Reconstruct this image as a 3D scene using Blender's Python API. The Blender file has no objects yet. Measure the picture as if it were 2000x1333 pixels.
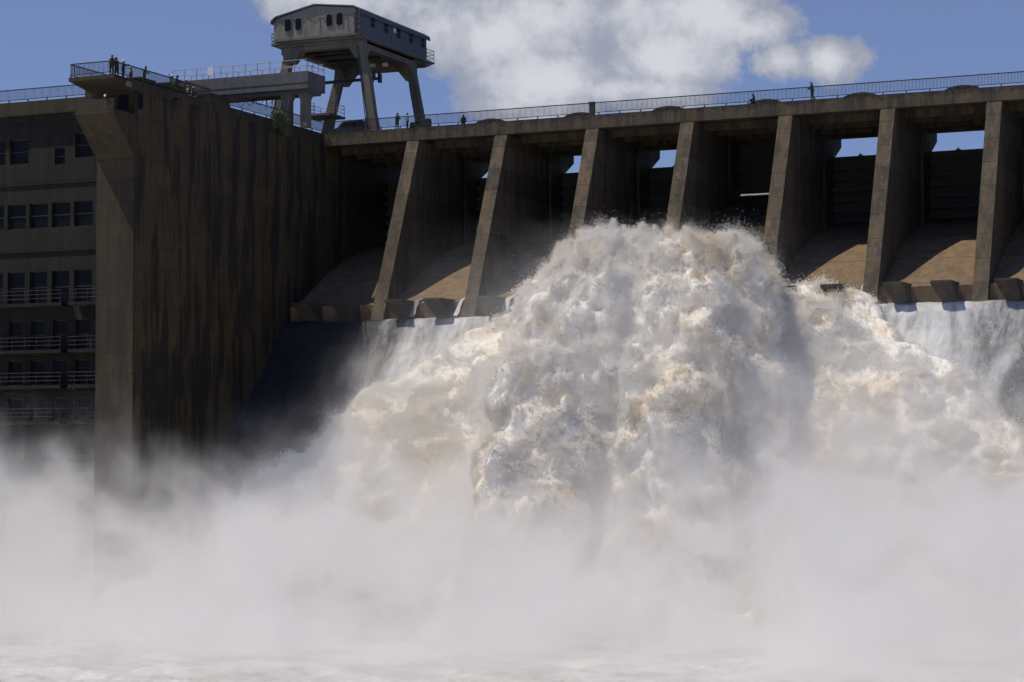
import bpy, math, random
import numpy as np
from mathutils import Vector, Matrix
random.seed(7)
RNG = np.random.default_rng(11)
SC = bpy.context.scene
COL = SC.collection
R_ = math.radians

# ------------------------------------------------------------------ helpers
class MB:
    def __init__(s): s.v = []; s.f = []
    def add(s, vs, fs):
        o = len(s.v); s.v += [tuple(map(float, p)) for p in vs]; s.f += [tuple(i+o for i in f) for f in fs]; return s
    def box(s, x0, x1, y0, y1, z0, z1):
        return s.add([(x0,y0,z0),(x1,y0,z0),(x1,y1,z0),(x0,y1,z0),(x0,y0,z1),(x1,y0,z1),(x1,y1,z1),(x0,y1,z1)],
                     [(0,3,2,1),(4,5,6,7),(0,1,5,4),(1,2,6,5),(2,3,7,6),(3,0,4,7)])
    def prism_x(s, poly, x0, x1):           # poly of (y,z)
        n = len(poly)
        return s.add([(x0,y,z) for y,z in poly]+[(x1,y,z) for y,z in poly],
                     [tuple(range(n))[::-1], tuple(range(n,2*n))]+[(i,(i+1)%n,n+(i+1)%n,n+i) for i in range(n)])
    def prism_y(s, poly, y0, y1):           # poly of (x,z)
        n = len(poly)
        return s.add([(x,y0,z) for x,z in poly]+[(x,y1,z) for x,z in poly],
                     [tuple(range(n)), tuple(range(n,2*n))[::-1]]+[(i,n+i,n+(i+1)%n,(i+1)%n) for i in range(n)])
    def loft(s, secs):                      # list of 4-point rings
        k = len(secs[0]); vs = [p for r in secs for p in r]; fs = []
        for a in range(len(secs)-1):
            for i in range(k):
                j = (i+1) % k
                fs.append((a*k+i, a*k+j, (a+1)*k+j, (a+1)*k+i))
        fs.append(tuple(range(k))[::-1]); fs.append(tuple(range((len(secs)-1)*k, len(secs)*k)))
        return s.add(vs, fs)
    def bar(s, a, b, r, n=6):
        a = Vector(a); b = Vector(b); d = (b-a).normalized()
        u = d.cross(Vector((0,0,1)) if abs(d.z) < .9 else Vector((1,0,0))).normalized(); w = d.cross(u)
        ring = lambda c: [tuple(c+u*math.cos(2*math.pi*i/n)*r+w*math.sin(2*math.pi*i/n)*r) for i in range(n)]
        return s.loft([ring(a), ring(b)])
    def path(s, pts, r, n=5):
        for a, b in zip(pts[:-1], pts[1:]): s.bar(a, b, r, n)
        return s
    def ball(s, c, rx, ry, rz, nu=10, nv=7, zmin=-1.0):
        vs = []; fs = []
        for j in range(nv+1):
            th = math.pi*j/nv; cz = max(math.cos(th), zmin); sr = math.sin(th)
            for i in range(nu):
                a = 2*math.pi*i/nu; vs.append((c[0]+rx*sr*math.cos(a), c[1]+ry*sr*math.sin(a), c[2]+rz*cz))
        for j in range(nv):
            for i in range(nu):
                i2 = (i+1) % nu; fs.append((j*nu+i, (j+1)*nu+i, (j+1)*nu+i2, j*nu+i2))
        return s.add(vs, fs)
    def build(s, name, mat, parent=None, smooth=False):
        me = bpy.data.meshes.new(name); me.from_pydata(s.v, [], s.f); me.update()
        o = bpy.data.objects.new(name, me); COL.objects.link(o)
        if mat: me.materials.append(mat)
        if parent: o.parent = parent; o.matrix_parent_inverse = Matrix.Translation(parent.location).inverted() if True else None
        if smooth: me.shade_smooth()
        return o
def tag(o, label=None, cat=None, group=None, kind=None):
    if label: o['label'] = label
    if cat: o['category'] = cat
    if group: o['group'] = group
    if kind: o['kind'] = kind
    return o
def empty(name, loc=(0,0,0)):
    o = bpy.data.objects.new(name, None); COL.objects.link(o); o.location = loc; o.empty_display_size = .5; return o

# ------------------------------------------------------------------ node helpers
class NT:
    def __init__(s, tree): s.t = tree; s.n = tree.nodes; s.l = tree.links
    def node(s, typ, **kw):
        n = s.n.new(typ)
        for k, v in kw.items():
            if k.startswith('i_'):
                key = k[2:]; key = int(key) if key.isdigit() else key.replace('_', ' ')
                n.inputs[key].default_value = v
            else: setattr(n, k, v)
        return n
    def link(s, a, b): s.l.new(a, b)
    def math(s, op, a, b=None, c=None, clamp=False):
        n = s.n.new('ShaderNodeMath'); n.operation = op; n.use_clamp = clamp
        for i, v in enumerate((a, b, c)):
            if v is None: continue
            if isinstance(v, (int, float)): n.inputs[i].default_value = v
            else: s.l.new(v, n.inputs[i])
        return n.outputs[0]
    def mix(s, fac, a, b, blend='MIX'):
        n = s.n.new('ShaderNodeMix'); n.data_type = 'RGBA'; n.blend_type = blend
        for i, v in ((0, fac), (6, a), (7, b)):
            if isinstance(v, (int, float)): n.inputs[i].default_value = v
            elif isinstance(v, tuple): n.inputs[i].default_value = (*v, 1) if len(v) == 3 else v
            else: s.l.new(v, n.inputs[i])
        return n.outputs[2]
    def noise(s, vec, scale, detail=4, rough=.55, dist=0.0, vscale=None):
        if vscale:
            m = s.n.new('ShaderNodeVectorMath'); m.operation = 'MULTIPLY'; s.l.new(vec, m.inputs[0]); m.inputs[1].default_value = vscale; vec = m.outputs[0]
        n = s.n.new('ShaderNodeTexNoise'); s.l.new(vec, n.inputs['Vector'])
        n.inputs['Scale'].default_value = scale; n.inputs['Detail'].default_value = detail
        n.inputs['Roughness'].default_value = rough; n.inputs['Distortion'].default_value = dist
        return n.outputs[0]
    def ramp(s, fac, a, b, lo=0.0, hi=1.0):
        n = s.n.new('ShaderNodeMapRange'); n.interpolation_type = 'SMOOTHSTEP'
        s.l.new(fac, n.inputs[0]); n.inputs[1].default_value = a; n.inputs[2].default_value = b; n.inputs[3].default_value = lo; n.inputs[4].default_value = hi
        return n.outputs[0]
def newmat(name):
    m = bpy.data.materials.new(name); m.use_nodes = True
    t = NT(m.node_tree); p = m.node_tree.nodes['Principled BSDF']
    geo = t.node('ShaderNodeNewGeometry')
    return m, t, p, geo.outputs['Position']

def concrete(name, base, dark, streak=.6, lift=2.35, z0=0., lumps=.35, rust=0., xjoint=0., band=1.0, sscale=1.3, edge=(.42,.62), calc=0.):
    m, t, p, pos = newmat(name)
    st = t.noise(pos, 1.0, 6, .62, .25, (sscale, sscale, .07))
    st2 = t.noise(pos, 1.0, 4, .6, 0, (4.5, 4.5, .16))
    blot = t.noise(pos, .33, 5, .6, .4)
    fine = t.noise(pos, 5.0, 5, .65)
    sep = t.node('ShaderNodeSeparateXYZ'); t.link(pos, sep.inputs[0])
    zz = t.math('DIVIDE', t.math('ADD', sep.outputs[2], z0), lift)
    fr = t.math('FRACT', zz)
    # lifts of the pour: each one its own tone, a thin dark joint between
    comb = t.node('ShaderNodeCombineXYZ'); t.link(t.math('FLOOR', zz), comb.inputs[2])
    t.link(t.math('FLOOR', t.math('DIVIDE', t.math('ADD', sep.outputs[0], 0.15), 10.24)), comb.inputs[0])
    wn = t.node('ShaderNodeTexWhiteNoise'); t.link(comb.outputs[0], wn.inputs['Vector'])
    tone = t.math('MULTIPLY_ADD', wn.outputs[0], .38*band, 1-.19*band)
    wob = t.math('MULTIPLY', t.math('SUBTRACT', t.noise(pos, 1.7, 3), .5), .06)
    jd = t.math('ABSOLUTE', t.math('SUBTRACT', t.math('ADD', fr, wob), .5))
    joint = t.ramp(jd, .478, .496)
    c = t.mix(t.math('MULTIPLY', t.ramp(st, *edge), streak), base, dark)
    c = t.mix(t.math('MULTIPLY', t.ramp(st2, .5, .68), streak*.8), c, dark)
    c = t.mix(t.math('MULTIPLY', t.ramp(blot, .45, .7), lumps), c, tuple(x*.55 for x in dark))
    if calc: c = t.mix(t.math('MULTIPLY', t.ramp(t.noise(pos, 1.0, 5, .7, .3, (3.2,3.2,.22)), .60, .70), calc), c, (.26,.235,.185))
    if rust: c = t.mix(t.math('MULTIPLY', t.ramp(t.noise(pos, .7, 4, .6, 0, (1,1,.35)), .52, .68), rust), c, (.20,.115,.055))
    v = t.math('MULTIPLY', tone, t.math('MULTIPLY_ADD', fine, .5, .75))
    v = t.math('MULTIPLY', v, t.math('MULTIPLY_ADD', joint, -.55, 1.))
    vm = t.node('ShaderNodeVectorMath', operation='SCALE'); t.link(c, vm.inputs[0]); t.link(v, vm.inputs['Scale'])
    t.link(vm.outputs[0], p.inputs['Base Color']); p.inputs['Roughness'].default_value = .9
    b = t.node('ShaderNodeBump', i_Strength=.35, i_Distance=.05); t.link(t.math('SUBTRACT', fine, t.math('MULTIPLY', joint, .8)), b.inputs['Height']); t.link(b.outputs[0], p.inputs['Normal'])
    return m
def plain(name, col, rough=.7, metal=0., var=.25, scale=3.):
    m, t, p, pos = newmat(name)
    n = t.noise(pos, scale, 4)
    c = t.mix(n, tuple(x*(1-var) for x in col), tuple(min(1, x*(1+var)) for x in col))
    t.link(c, p.inputs['Base Color']); p.inputs['Roughness'].default_value = rough; p.inputs['Metallic'].default_value = metal
    return m
M = {}
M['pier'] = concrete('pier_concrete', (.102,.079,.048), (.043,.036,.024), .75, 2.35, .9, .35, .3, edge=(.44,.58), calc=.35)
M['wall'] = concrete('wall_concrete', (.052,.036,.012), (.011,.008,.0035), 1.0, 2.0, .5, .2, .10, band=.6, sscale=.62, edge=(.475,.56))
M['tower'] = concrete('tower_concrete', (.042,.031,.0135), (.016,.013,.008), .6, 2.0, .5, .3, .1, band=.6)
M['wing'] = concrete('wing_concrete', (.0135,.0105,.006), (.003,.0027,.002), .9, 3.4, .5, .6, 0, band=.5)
M['deck'] = concrete('deck_concrete', (.085,.068,.044), (.038,.032,.023), .8, 40, 5, .4, .4, band=0, edge=(.46,.58), calc=.3)
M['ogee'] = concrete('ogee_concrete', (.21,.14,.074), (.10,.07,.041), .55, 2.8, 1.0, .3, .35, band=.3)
M['tooth'] = concrete('block_concrete', (.06,.052,.04), (.028,.025,.02), .6, 40, 5, .3, .2, band=0)
M['apron'] = concrete('apron_concrete', (.12,.11,.10), (.05,.05,.05), .6, 3, 1, .3, 0, band=.3)
M['gantry'] = concrete('gantry_concrete', (.16,.145,.115), (.09,.08,.065), .45, 60, 5, .25, .1, band=0)
M['rail'] = plain('rail_steel', (.045,.032,.024), .6, .3)
M['balrail'] = plain('balcony_steel', (.03,.026,.02), .8, .1)
M['galv'] = plain('galvanised_steel', (.20,.165,.145), .6, .3)
M['gate'] = plain('gate_steel', (.052,.047,.037), .75, 0., .4, 1.2)
M['glass'] = plain('window_glass', (.004,.005,.008), .5)
M['glass'].node_tree.nodes['Principled BSDF'].inputs['Specular IOR Level'].default_value = .12
M['frame'] = plain('window_frame', (.022,.021,.02), .6)
M['dark'] = plain('dark_metal', (.018,.018,.02), .6)
M['carpaint'] = plain('car_paint', (.035,.05,.065), .25)
M['rubber'] = plain('rubber', (.02,.02,.02), .9)
M['white'] = plain('white_paint', (.78,.78,.75), .5, 0, .05)
M['vest'] = plain('yellow_vest', (.42,.62,.06), .7, 0, .2, 8)
M['hair'] = plain('dark_hair', (.015,.012,.01), .8)
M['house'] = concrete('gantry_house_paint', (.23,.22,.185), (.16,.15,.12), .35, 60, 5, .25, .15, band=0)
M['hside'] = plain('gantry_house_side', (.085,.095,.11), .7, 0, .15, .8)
M['runway'] = concrete('beam_paint', (.11,.113,.12), (.07,.066,.062), .4, 60, 5, .2, .15, band=0)

# ------------------------------------------------------------------ dam geometry constants
X0, SP, PW = 10.09, 10.24, 1.42          # first pier left edge, spacing, pier width
NP = 9
XE = X0+SP*(NP-1)+6
DT, DB = 34.78, 33.42                      # deck top / fascia bottom
OG = [(16.6,23.85),(14,23.7),(12,23.35),(10.5,23.0),(9,22.6),(7.5,22.15),(6,21.65),(4.5,21.15),(3,20.55),(1.5,19.85),(0,19.1),(-1.5,18.25),(-3,17.35),(-4.3,16.55),(-5.6,15.95),(-7.25,15.45)]
def ogz(y):
    ys = np.array([a for a,_ in OG])[::-1]; zs = np.array([b for _,b in OG])[::-1]
    return np.interp(y, ys, zs)

dam = empty('spillway_dam', (0, 0, 34.85)); dam.location = (50, 5, 14)
tag(dam, 'long concrete spillway dam with sloping piers, gates and a road deck on top', 'dam')
# crest body
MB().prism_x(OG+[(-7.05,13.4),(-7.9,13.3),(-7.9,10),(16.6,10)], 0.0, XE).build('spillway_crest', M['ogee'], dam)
# deck
d = MB(); d.prism_x([(0,DB),(0,DT),(.45,DT),(.45,DT+.02),(18.8,DT+.02),(18.8,33.75),(1.0,33.75),(1.0,DB)], 0.0, XE)
d.build('deck', M['deck'], dam)
g = MB()
for y in (4.0, 7.6, 11.2, 14.8): g.box(0.02, XE-.02, y, y+.45, 32.95, 33.76)
g.build('deck_girder', M['deck'], dam)
for i in range(NP+0):
    x = X0+SP*i
    b = MB()
    foot = 13.0
    b.prism_x([(0.05,DB-.02),(-8.38,13.79),(-8.38,foot),(10.5,foot),(10.5,DB-.02)], x, x+PW)
    b.prism_x([(10.3,foot+.1),(12.2,foot+.1),(12.2,32.9),(10.3,32.9)], x+.28, x+PW-.28)
    b.prism_x([(12.0,foot),(15.3,foot),(15.5,30.9),(18.7,32.6),(18.7,33.74),(12.0,33.4)], x, x+PW)
    b.build('pier', M['pier'], dam)
    bp = MB().box(x+.15, x+PW-.15, .02, .5, DB-.03, DB+.05)
    # row of small bearings where the deck sits on the pier
for i in range(NP-1+1):
    xa = (X0+SP*(i-1)+PW) if i else 0.0
    xb = X0+SP*i
    raised = (i == 4)
    zb, zt = (27.78, 34.6) if raised else (23.9, 31.15)
    if raised: zt = 33.3
    q = MB(); q.box(xa-.5, xb+.5, 15.52, 15.8, zb-(0 if raised else .6), zt)
    z = zb+.25
    while z < zt-1.0:
        q.box(xa+.03, xb-.03, 14.75, 15.53, z, z+.16); q.box(xa+.03, xb-.03, 14.70, 14.78, z-.12, z+.28)
        z += 1.12
    for fx in (.3, .66): q.box(xa+(xb-xa)*fx, xa+(xb-xa)*fx+.45, 15.3, 15.6, zt, zt+.10)
    for fx in (.3, .66): q.bar((xa+(xb-xa)*fx+.2, 15.5, zt), (xa+(xb-xa)*fx+.2, 15.5, zt+.28), .06)
    gt = q.build('gate', M['gate'], dam)
    if raised: gt['label'] = 'raised gate with water pouring out beneath it'
# splitter blocks
def tooth(x0, x1):
    pf = [(-10.1,15.71,0.),(-10.1,15.5,0.),(-9.3,14.75,.28),(-8.6,13.9,.75),(-8.3,13.2,.95)]
    secs = [[(x0+o,y,z),(x1+o*.15,y,z),(x1+o*.15,-6.5,z),(x0+o,-6.5,z)] for y, z, o in pf]
    MB().loft(secs[::-1]).build('splitter_block', M['tooth'], dam)
for i in range(NP):
    xa = (X0+SP*(i-1)+PW) if i else 0.9
    for o0, o1 in ((1.0, 2.92), (5.4, 7.35)):
        tooth(xa+o0+random.uniform(-.02,.02), xa+o1)
# hoist covers on deck, one per bay
def cover(x, y):
    poly = [(x+2.1*math.cos(a), DT+.9*math.sin(a)) for a in np.linspace(0, math.pi, 15)]
    return MB().prism_y(poly[::-1], y, y+1.6)
for k, px in enumerate((18.45, 28.6, 38.4, 48.75, 58.55, 68.6, 78.9)):
    o = cover(px, 3.0).build('hoist_cover', M['deck'], dam)

# apron below the lip (concrete) and training wall -------------------------------------------------
SH = [(-7.0,13.85),(-8.2,13.84),(-8.9,13.6),(-9.4,13.0),(-9.9,12.1),(-10.4,11.2),(-12,9.55),(-16,5.5),(-20,1.45),(-24,-2.6),(-30,-8.5),(-38,-15.5)]
def shz(y):
    ys = np.array([a for a,_ in SH])[::-1]; zs = np.array([b for _,b in SH])[::-1]
    return np.interp(y, ys, zs)
MB().prism_x([(y+.0, z-.35) for y, z in SH[1:]]+[(-38,-18),(-7.95,-18),(-7.95,13.35)], 0.0, XE).build('apron', M['apron'], dam)

# ------------------------------------------------------------------ power station block on the left
ps = empty('power_station', (-3, -36, -14)); tag(ps, 'dark stained concrete power station block with windows and balconies', 'power station')
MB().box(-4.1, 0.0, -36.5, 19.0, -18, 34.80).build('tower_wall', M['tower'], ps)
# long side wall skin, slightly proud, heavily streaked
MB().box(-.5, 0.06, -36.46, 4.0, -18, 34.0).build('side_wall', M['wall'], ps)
# corbel and small balcony under the terrace
MB().prism_x([(-36.5,27.65),(-40.0,31.3),(-40.0,32.6),(-39.75,32.6),(-39.75,31.6),(-36.5,31.6)], -4.15, 0.07).build('corbel', M['tower'], ps)
MB().prism_x([(-40.0,34.45),(-40.0,34.8),(-30.0,34.8),(-30.0,33.9),(-36.5,33.9)], -4.85, 0.09).build('terrace_slab', M['tower'], ps)
MB().box(-5.5, 0.0, -36.48, -29.0, 31.9, 34.2).build('room_wall', M['tower'], ps)
w = MB(); w.box(-3.3,-2.65,-36.56,-36.5,31.9,33.3); o=w.build('door', M['dark'], ps)
w = MB(); w.box(-1.75,-.7,-36.56,-36.5,32.3,33.5); w.box(-1.8,-.65,-36.6,-36.53,32.2,32.3); w.build('window', M['glass'], ps)
w = MB()
for k in range(6): w.box(.06,.14,-36.0,-35.2,32.35+k*.24,32.42+k*.24)
w.box(.06,.1,-36.0,-35.2,32.2,33.7); w.build('louvre_window', M['glass'], ps)
# wing with real window openings
WY = -30.0
wins = []
for k in range(14):
    x1 = -9.0-2.62*k; wins.append((x1-2.18, x1, 22.3, 24.75)); wins.append((x1-2.1, x1-.05, 14.85, 18.05))
    wins.append((x1-1.9, x1-.3, 10.35, 13.2)); wins.append((x1-1.9, x1-.3, 6.9, 9.3)); wins.append((x1-1.9, x1-.3, 3.5, 5.6))
wins += [(-11.1,-8.5,29.0,31.45),(-13.5,-12.3,28.45,30.1),(-18.85,-16.6,28.75,31.2),(-21.9,-19.4,28.75,31.2),(-27,-24.6,28.75,31.2),(-30,-27.6,28.75,31.2)]
wins += [(-6.35,-4.6,22.3,24.75),(-6.3,-4.6,14.85,18.05),(-6.3,-4.9,10.35,13.2),(-6.3,-4.9,6.9,9.3)]
def wall_holes(x0, x1, z0, z1, y, holes, depth=.45):
    xs = sorted({x0, x1} | {round(h[i],3) for h in holes for i in (0,1)}); zs = sorted({z0, z1} | {round(h[i],3) for h in holes for i in (2,3)})
    xs = [x for x in xs if x0 <= x <= x1]; zs = [z for z in zs if z0 <= z <= z1]
    mb = MB()
    def hole(cx, cz): return any(h[0] < cx < h[1] and h[2] < cz < h[3] for h in holes)
    for a, b in zip(xs[:-1], xs[1:]):
        for c, e in zip(zs[:-1], zs[1:]):
            if not hole((a+b)/2, (c+e)/2): mb.add([(a,y,c),(b,y,c),(b,y,e),(a,y,e)], [(0,1,2,3)])
    for h in holes:
        a, b, c, e = h
        mb.add([(a,y,c),(b,y,c),(b,y,e),(a,y,e),(a,y+depth,c),(b,y+depth,c),(b,y+depth,e),(a,y+depth,e)], [(0,4,5,1),(1,5,6,2),(2,6,7,3),(3,7,4,0)])
    return mb
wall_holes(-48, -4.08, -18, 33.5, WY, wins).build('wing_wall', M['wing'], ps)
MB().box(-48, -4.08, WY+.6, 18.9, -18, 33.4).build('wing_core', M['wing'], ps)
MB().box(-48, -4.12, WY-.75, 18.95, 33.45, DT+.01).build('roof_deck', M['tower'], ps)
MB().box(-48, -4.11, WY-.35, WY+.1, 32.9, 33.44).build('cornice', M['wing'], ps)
for (a,b,c,e) in wins:
    if a < -26: continue
    fr = MB(); y = WY+.25
    fr.box(a,b,y,y+.06,e-.07,e); fr.box(a,b,y,y+.06,c,c+.07); fr.box(a,a+.07,y+.005,y+.055,c,e); fr.box(b-.07,b,y+.005,y+.055,c,e)
    fr.box(a+.06,b-.06,y-.03,y+.04,(c+e)/2-.04,(c+e)/2+.04)
    wo = fr.build('window', M['frame'], ps)
    pn = MB().box(a+.02,b-.02,y+.065,y+.09,c+.02,e-.02).build('pane', M['glass'], wo)
for zt in (14.8, 10.25, 6.82, 3.35, -.3):
    for (a, b) in ((-34,-11.4),(-10.6,-4.12)):
        s = MB(); s.box(a,b,WY-1.7,WY-.002,zt-.32,zt)
        sl = s.build('balcony', M['wing'], ps)
        rl = MB(); y = WY-1.62
        for h in (.42,.82,1.2): rl.bar((a+.05,y,zt+h),(b-.05,y,zt+h),.028,5)
        x = b-.1
        while x > a: rl.bar((x,y,zt),(x,y,zt+1.2),.03,5); x -= 1.4
        rl.build('balcony_rail', M['balrail'], sl)
# weathered mould bands (ledges)
MB().box(-48,-4.13,WY-.12,WY-.003,19.9,20.15).build('ledge', M['wing'], ps)
MB().box(-48,-4.13,WY-.12,WY-.003,26.6,26.8).build('ledge', M['wing'], ps)

# ------------------------------------------------------------------ railings
def railing(name, label, p0, p1, ztop=36.08, zb=35.0, zf=DT, group=None, post=2.3, sp=.135):
    p0 = Vector((*p0, 0)); p1 = Vector((*p1, 0)); L = (p1-p0).length; dd = (p1-p0)/L
    r = empty(name, (p0.x, p0.y, zf)); tag(r, label, 'railing', group)
    P = lambda s, z: (p0.x+dd.x*s, p0.y+dd.y*s, z)
    def seg(mb, s0, s1, z0, z1, w):
        n = Vector((-dd.y, dd.x, 0))*w
        a = Vector(P(s0,0)); b = Vector(P(s1,0))
        mb.add([tuple(a-n+Vector((0,0,z0))),tuple(b-n+Vector((0,0,z0))),tuple(b+n+Vector((0,0,z0))),tuple(a+n+Vector((0,0,z0))),
                tuple(a-n+Vector((0,0,z1))),tuple(b-n+Vector((0,0,z1))),tuple(b+n+Vector((0,0,z1))),tuple(a+n+Vector((0,0,z1)))],
               [(0,3,2,1),(4,5,6,7),(0,1,5,4),(1,2,6,5),(2,3,7,6),(3,0,4,7)])
    m1 = MB(); seg(m1, 0, L, ztop-.085, ztop, .05); m1.build('top_rail', M['rail'], r)
    m2 = MB(); seg(m2, 0, L, zb, zb+.06, .03); m2.build('bottom_rail', M['rail'], r)
    m3 = MB(); n = int(L/sp)
    for i in range(n+1): s = L*i/n; seg(m3, max(s-.016,0), min(s+.016,L), zb+.06, ztop-.085, .012)
    m3.build('baluster_panel', M['rail'], r)
    k = max(1, int(round(L/post)))
    for i in range(k+1):
        s = min(max(L*i/k, .05), L-.05); m4 = MB(); seg(m4, s-.05, s+.05, zf-.05, zb, .04); m4.build('post', M['rail'], r)
    return r
G = 'railings along the dam top'
railing('railing', 'long dark baluster railing running along the crest deck of the dam', (0.15,.12), (XE-.1,.12), group=G)
railing('railing', 'dark baluster railing on the side wall, from the concrete box back to the dam crest', (-.08,-19.4), (-.08,0.05), group=G)
railing('railing', 'dark baluster railing beside the workers on top of the side wall', (-.08,-39.9), (-.08,-23.1), group=G)
railing('railing', 'short front railing across the end of the overhanging terrace', (-4.7,-39.9), (-.14,-39.9), group=G)
railing('railing', 'side railing on the left edge of the overhanging terrace', (-4.75,-39.85), (-4.75,-31.2), group=G)
railing('railing', 'baluster railing along the roof of the left wing of the power station', (-47.9,-30.65), (-4.95,-30.65), group=G)

# things on the decks
def thing_mb(mb, name, label, cat, mat, group=None):
    return tag(mb.build(name, mat), label, cat, group)
b = MB(); b.box(-1.75,-.02,-23.0,-19.5,DT+.02,35.55); b.box(-1.85,.04,-23.08,-19.42,35.55,35.68)
thing_mb(b, 'concrete_box', 'flat topped concrete box on the side wall beside the railing gap', 'concrete box', M['tower'])
b = MB(); b.box(-3.0,-1.35,-28.9,-25.6,DT+.02,35.75); b.box(-3.1,-1.25,-29.0,-25.5,35.75,35.9)
thing_mb(b, 'concrete_box', 'concrete box behind the workers in yellow vests', 'concrete box', M['tower'])
b = MB(); b.box(-3.4,-1.6,-33.2,-30.6,DT+.02,35.6); b.box(-3.5,-1.5,-33.3,-30.5,35.6,35.75)
thing_mb(b, 'concrete_box', 'low dark concrete box behind the man leaning on the rail', 'concrete box', M['tower'])
thing_mb(MB().box(30.75,31.3,.45,.8,DT,36.2).box(30.7,31.35,.4,.85,36.12,36.22), 'concrete_post', 'square dark concrete post standing alone in the crest railing', 'post', M['pier'])
# floodlight and camera box
fl = empty('floodlight', (-.75,-40.1,32.6)); tag(fl, 'round pale floodlight fixed to the small balcony below the terrace', 'floodlight')
mb = MB(); mb.bar((-.75,-40.02,32.85),(-.75,-40.16,32.85),.24,14); mb.build('lamp_housing', M['dark'], fl)
mb = MB(); mb.bar((-.75,-40.165,32.85),(-.75,-40.18,32.85),.11,12); mb.build('lens', M['white'], fl)
mb = MB(); mb.bar((-.75,-39.9,32.6),(-.75,-40.04,32.85),.03); mb.build('bracket', M['dark'], fl)
ob = MB(); ob.box(.10,.4,-38.1,-37.6,33.95,34.4); ob.box(.1,.2,-38.0,-37.7,34.38,34.5)
thing_mb(ob, 'wall_lamp', 'small grey box lamp under the terrace slab', 'lamp', M['galv'])

# ------------------------------------------------------------------ gantry crane
ga = empty('gantry_crane', (-1.6, 9, DT)); tag(ga, 'tall concrete gantry crane on four splayed legs with a grey machine house', 'gantry crane')
def leg(path, wy):
    secs = []; wy *= .78
    for (x, z, w, y) in path:
        w *= .88; secs.append([(x-w/2,y-wy/2,z),(x+w/2,y-wy/2,z),(x+w/2,y+wy/2,z),(x-w/2,y+wy/2,z)])
    return MB().loft(secs)
leg([(4.75,DT+.02,1.65,2.5),(4.72,35.6,1.55,2.5),(4.62,36.8,1.12,2.5),(4.05,40.6,1.12,2.5),(3.42,43.6,1.0,2.5),(3.2,45.4,1.3,2.5)],1.1).build('leg', M['gantry'], ga)
leg([(4.55,DT+.02,1.6,15.5),(4.4,36.8,1.15,15.5),(3.58,40.9,1.1,15.5),(3.1,43.6,1.0,15.5),(2.9,45.4,1.3,15.5)],1.1).build('leg', M['gantry'], ga)
leg([(-8.2,DT+.02,1.3,2.5),(-7.0,38.3,1.12,2.5),(-6.2,42,1.1,2.5),(-5.75,43.6,1.05,2.5),(-5.6,45.4,1.3,2.5)],1.1).build('leg', M['gantry'], ga)
leg([(-8.35,DT+.02,1.5,15.5),(-8.1,36.8,1.3,15.5),(-7.3,40.2,1.2,15.5),(-6.35,43.6,1.1,15.5),(-6.1,45.4,1.3,15.5)],1.1).build('leg', M['gantry'], ga)
gb = MB(); gb2 = MB()
gb.prism_y([(-6.4,45.6),(-6.4,44.3),(-5.4,43.2),(-4.9,43.2),(-3.9,44.45),(2.0,44.45),(2.8,43.2),(3.2,43.2),(3.7,44.2),(3.7,45.6)][::-1],2.0,3.0)
gb2.prism_y([(-6.6,45.6),(-6.6,44.2),(-5.9,42.8),(-5.3,42.8),(-4.2,44.1),(1.4,44.1),(2.5,42.8),(3.0,42.8),(3.5,44.2),(3.5,45.6)][::-1],15.0,16.0)
gb.build('cross_girder', M['gantry'], ga); gb2.build('cross_girder', M['gantry'], ga)
for x in (2.75,-6.0):
    sg = MB(); sg.prism_x([(3.0,45.58),(3.0,43.3),(4.3,44.4),(13.7,44.4),(15.0,43.3),(15.0,45.58)], x, x+.8); sg.build('side_girder', M['gantry'], ga)
HB = 45.78
fl = MB(); fl.box(-6.9,3.7,1.1,17.9,45.55,HB)
for k, dz in enumerate((.0,.3)): fl.box(-7.3+.5*k,4.0-.45*k,1.6+.2*k,17.6-.3*k,45.3-dz,45.56-dz)
# side walkways
fl.box(-8.0,-6.95,2.5,17.5,45.45,45.6); fl.box(-6.9,3.7,18.0,20.2,45.5,45.66); fl.prism_x([(17.9,45.5),(17.9,44.7),(19.8,45.4),(20.2,45.5)],-6.5,3.65)
fl.build('floor', M['gantry'], ga)
hs = MB(); Y0, Y1 = 1.0, 18.0
prof = [(-6.85,HB),(-6.85,47.75),(-6.4,48.15),(-1.7,49.15),(3.1,48.55),(3.62,48.1),(3.62,HB)]
hs.prism_y(prof[::-1], Y0+.12, Y1)
# folded front panels
xs = np.linspace(-6.85, 3.62, 9)
for i in range(8):
    a, b_ = xs[i], xs[i+1]; t0 = 47.72
    m_ = a+(b_-a)*(.35 if i % 2 else .65)
    y = Y0+.11
    hs.add([(a,y,HB),(b_,y,HB),(b_,y,t0),(a,y,t0),(m_,y-.10,t0-.02),(m_-.9*(1 if i%2 else .6),y-.02,HB+.02)], [(0,5,4,3),(5,1,4),(1,2,4),(4,2,3)])
hw = hs.build('house_wall', M['house'], ga)
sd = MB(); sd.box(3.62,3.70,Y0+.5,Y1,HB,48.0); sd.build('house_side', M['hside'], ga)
rf = MB()
out = [(-7.15,47.65),(-7.1,47.95),(-6.55,48.35),(-1.7,49.35),(3.2,48.78),(3.85,48.4),(3.98,48.0)]
inn = [(x*1.0+(.05 if x < 0 else -.05), z-.14) for x, z in out]
for k in range(len(out)-1):
    a, b_ = out[k], out[k+1]; c, e = inn[k+1], inn[k]
    rf.prism_y([a, e, c, b_][::1], Y0-.15, Y1+.5)
rf.build('roof', M['hside'], hw)
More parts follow.
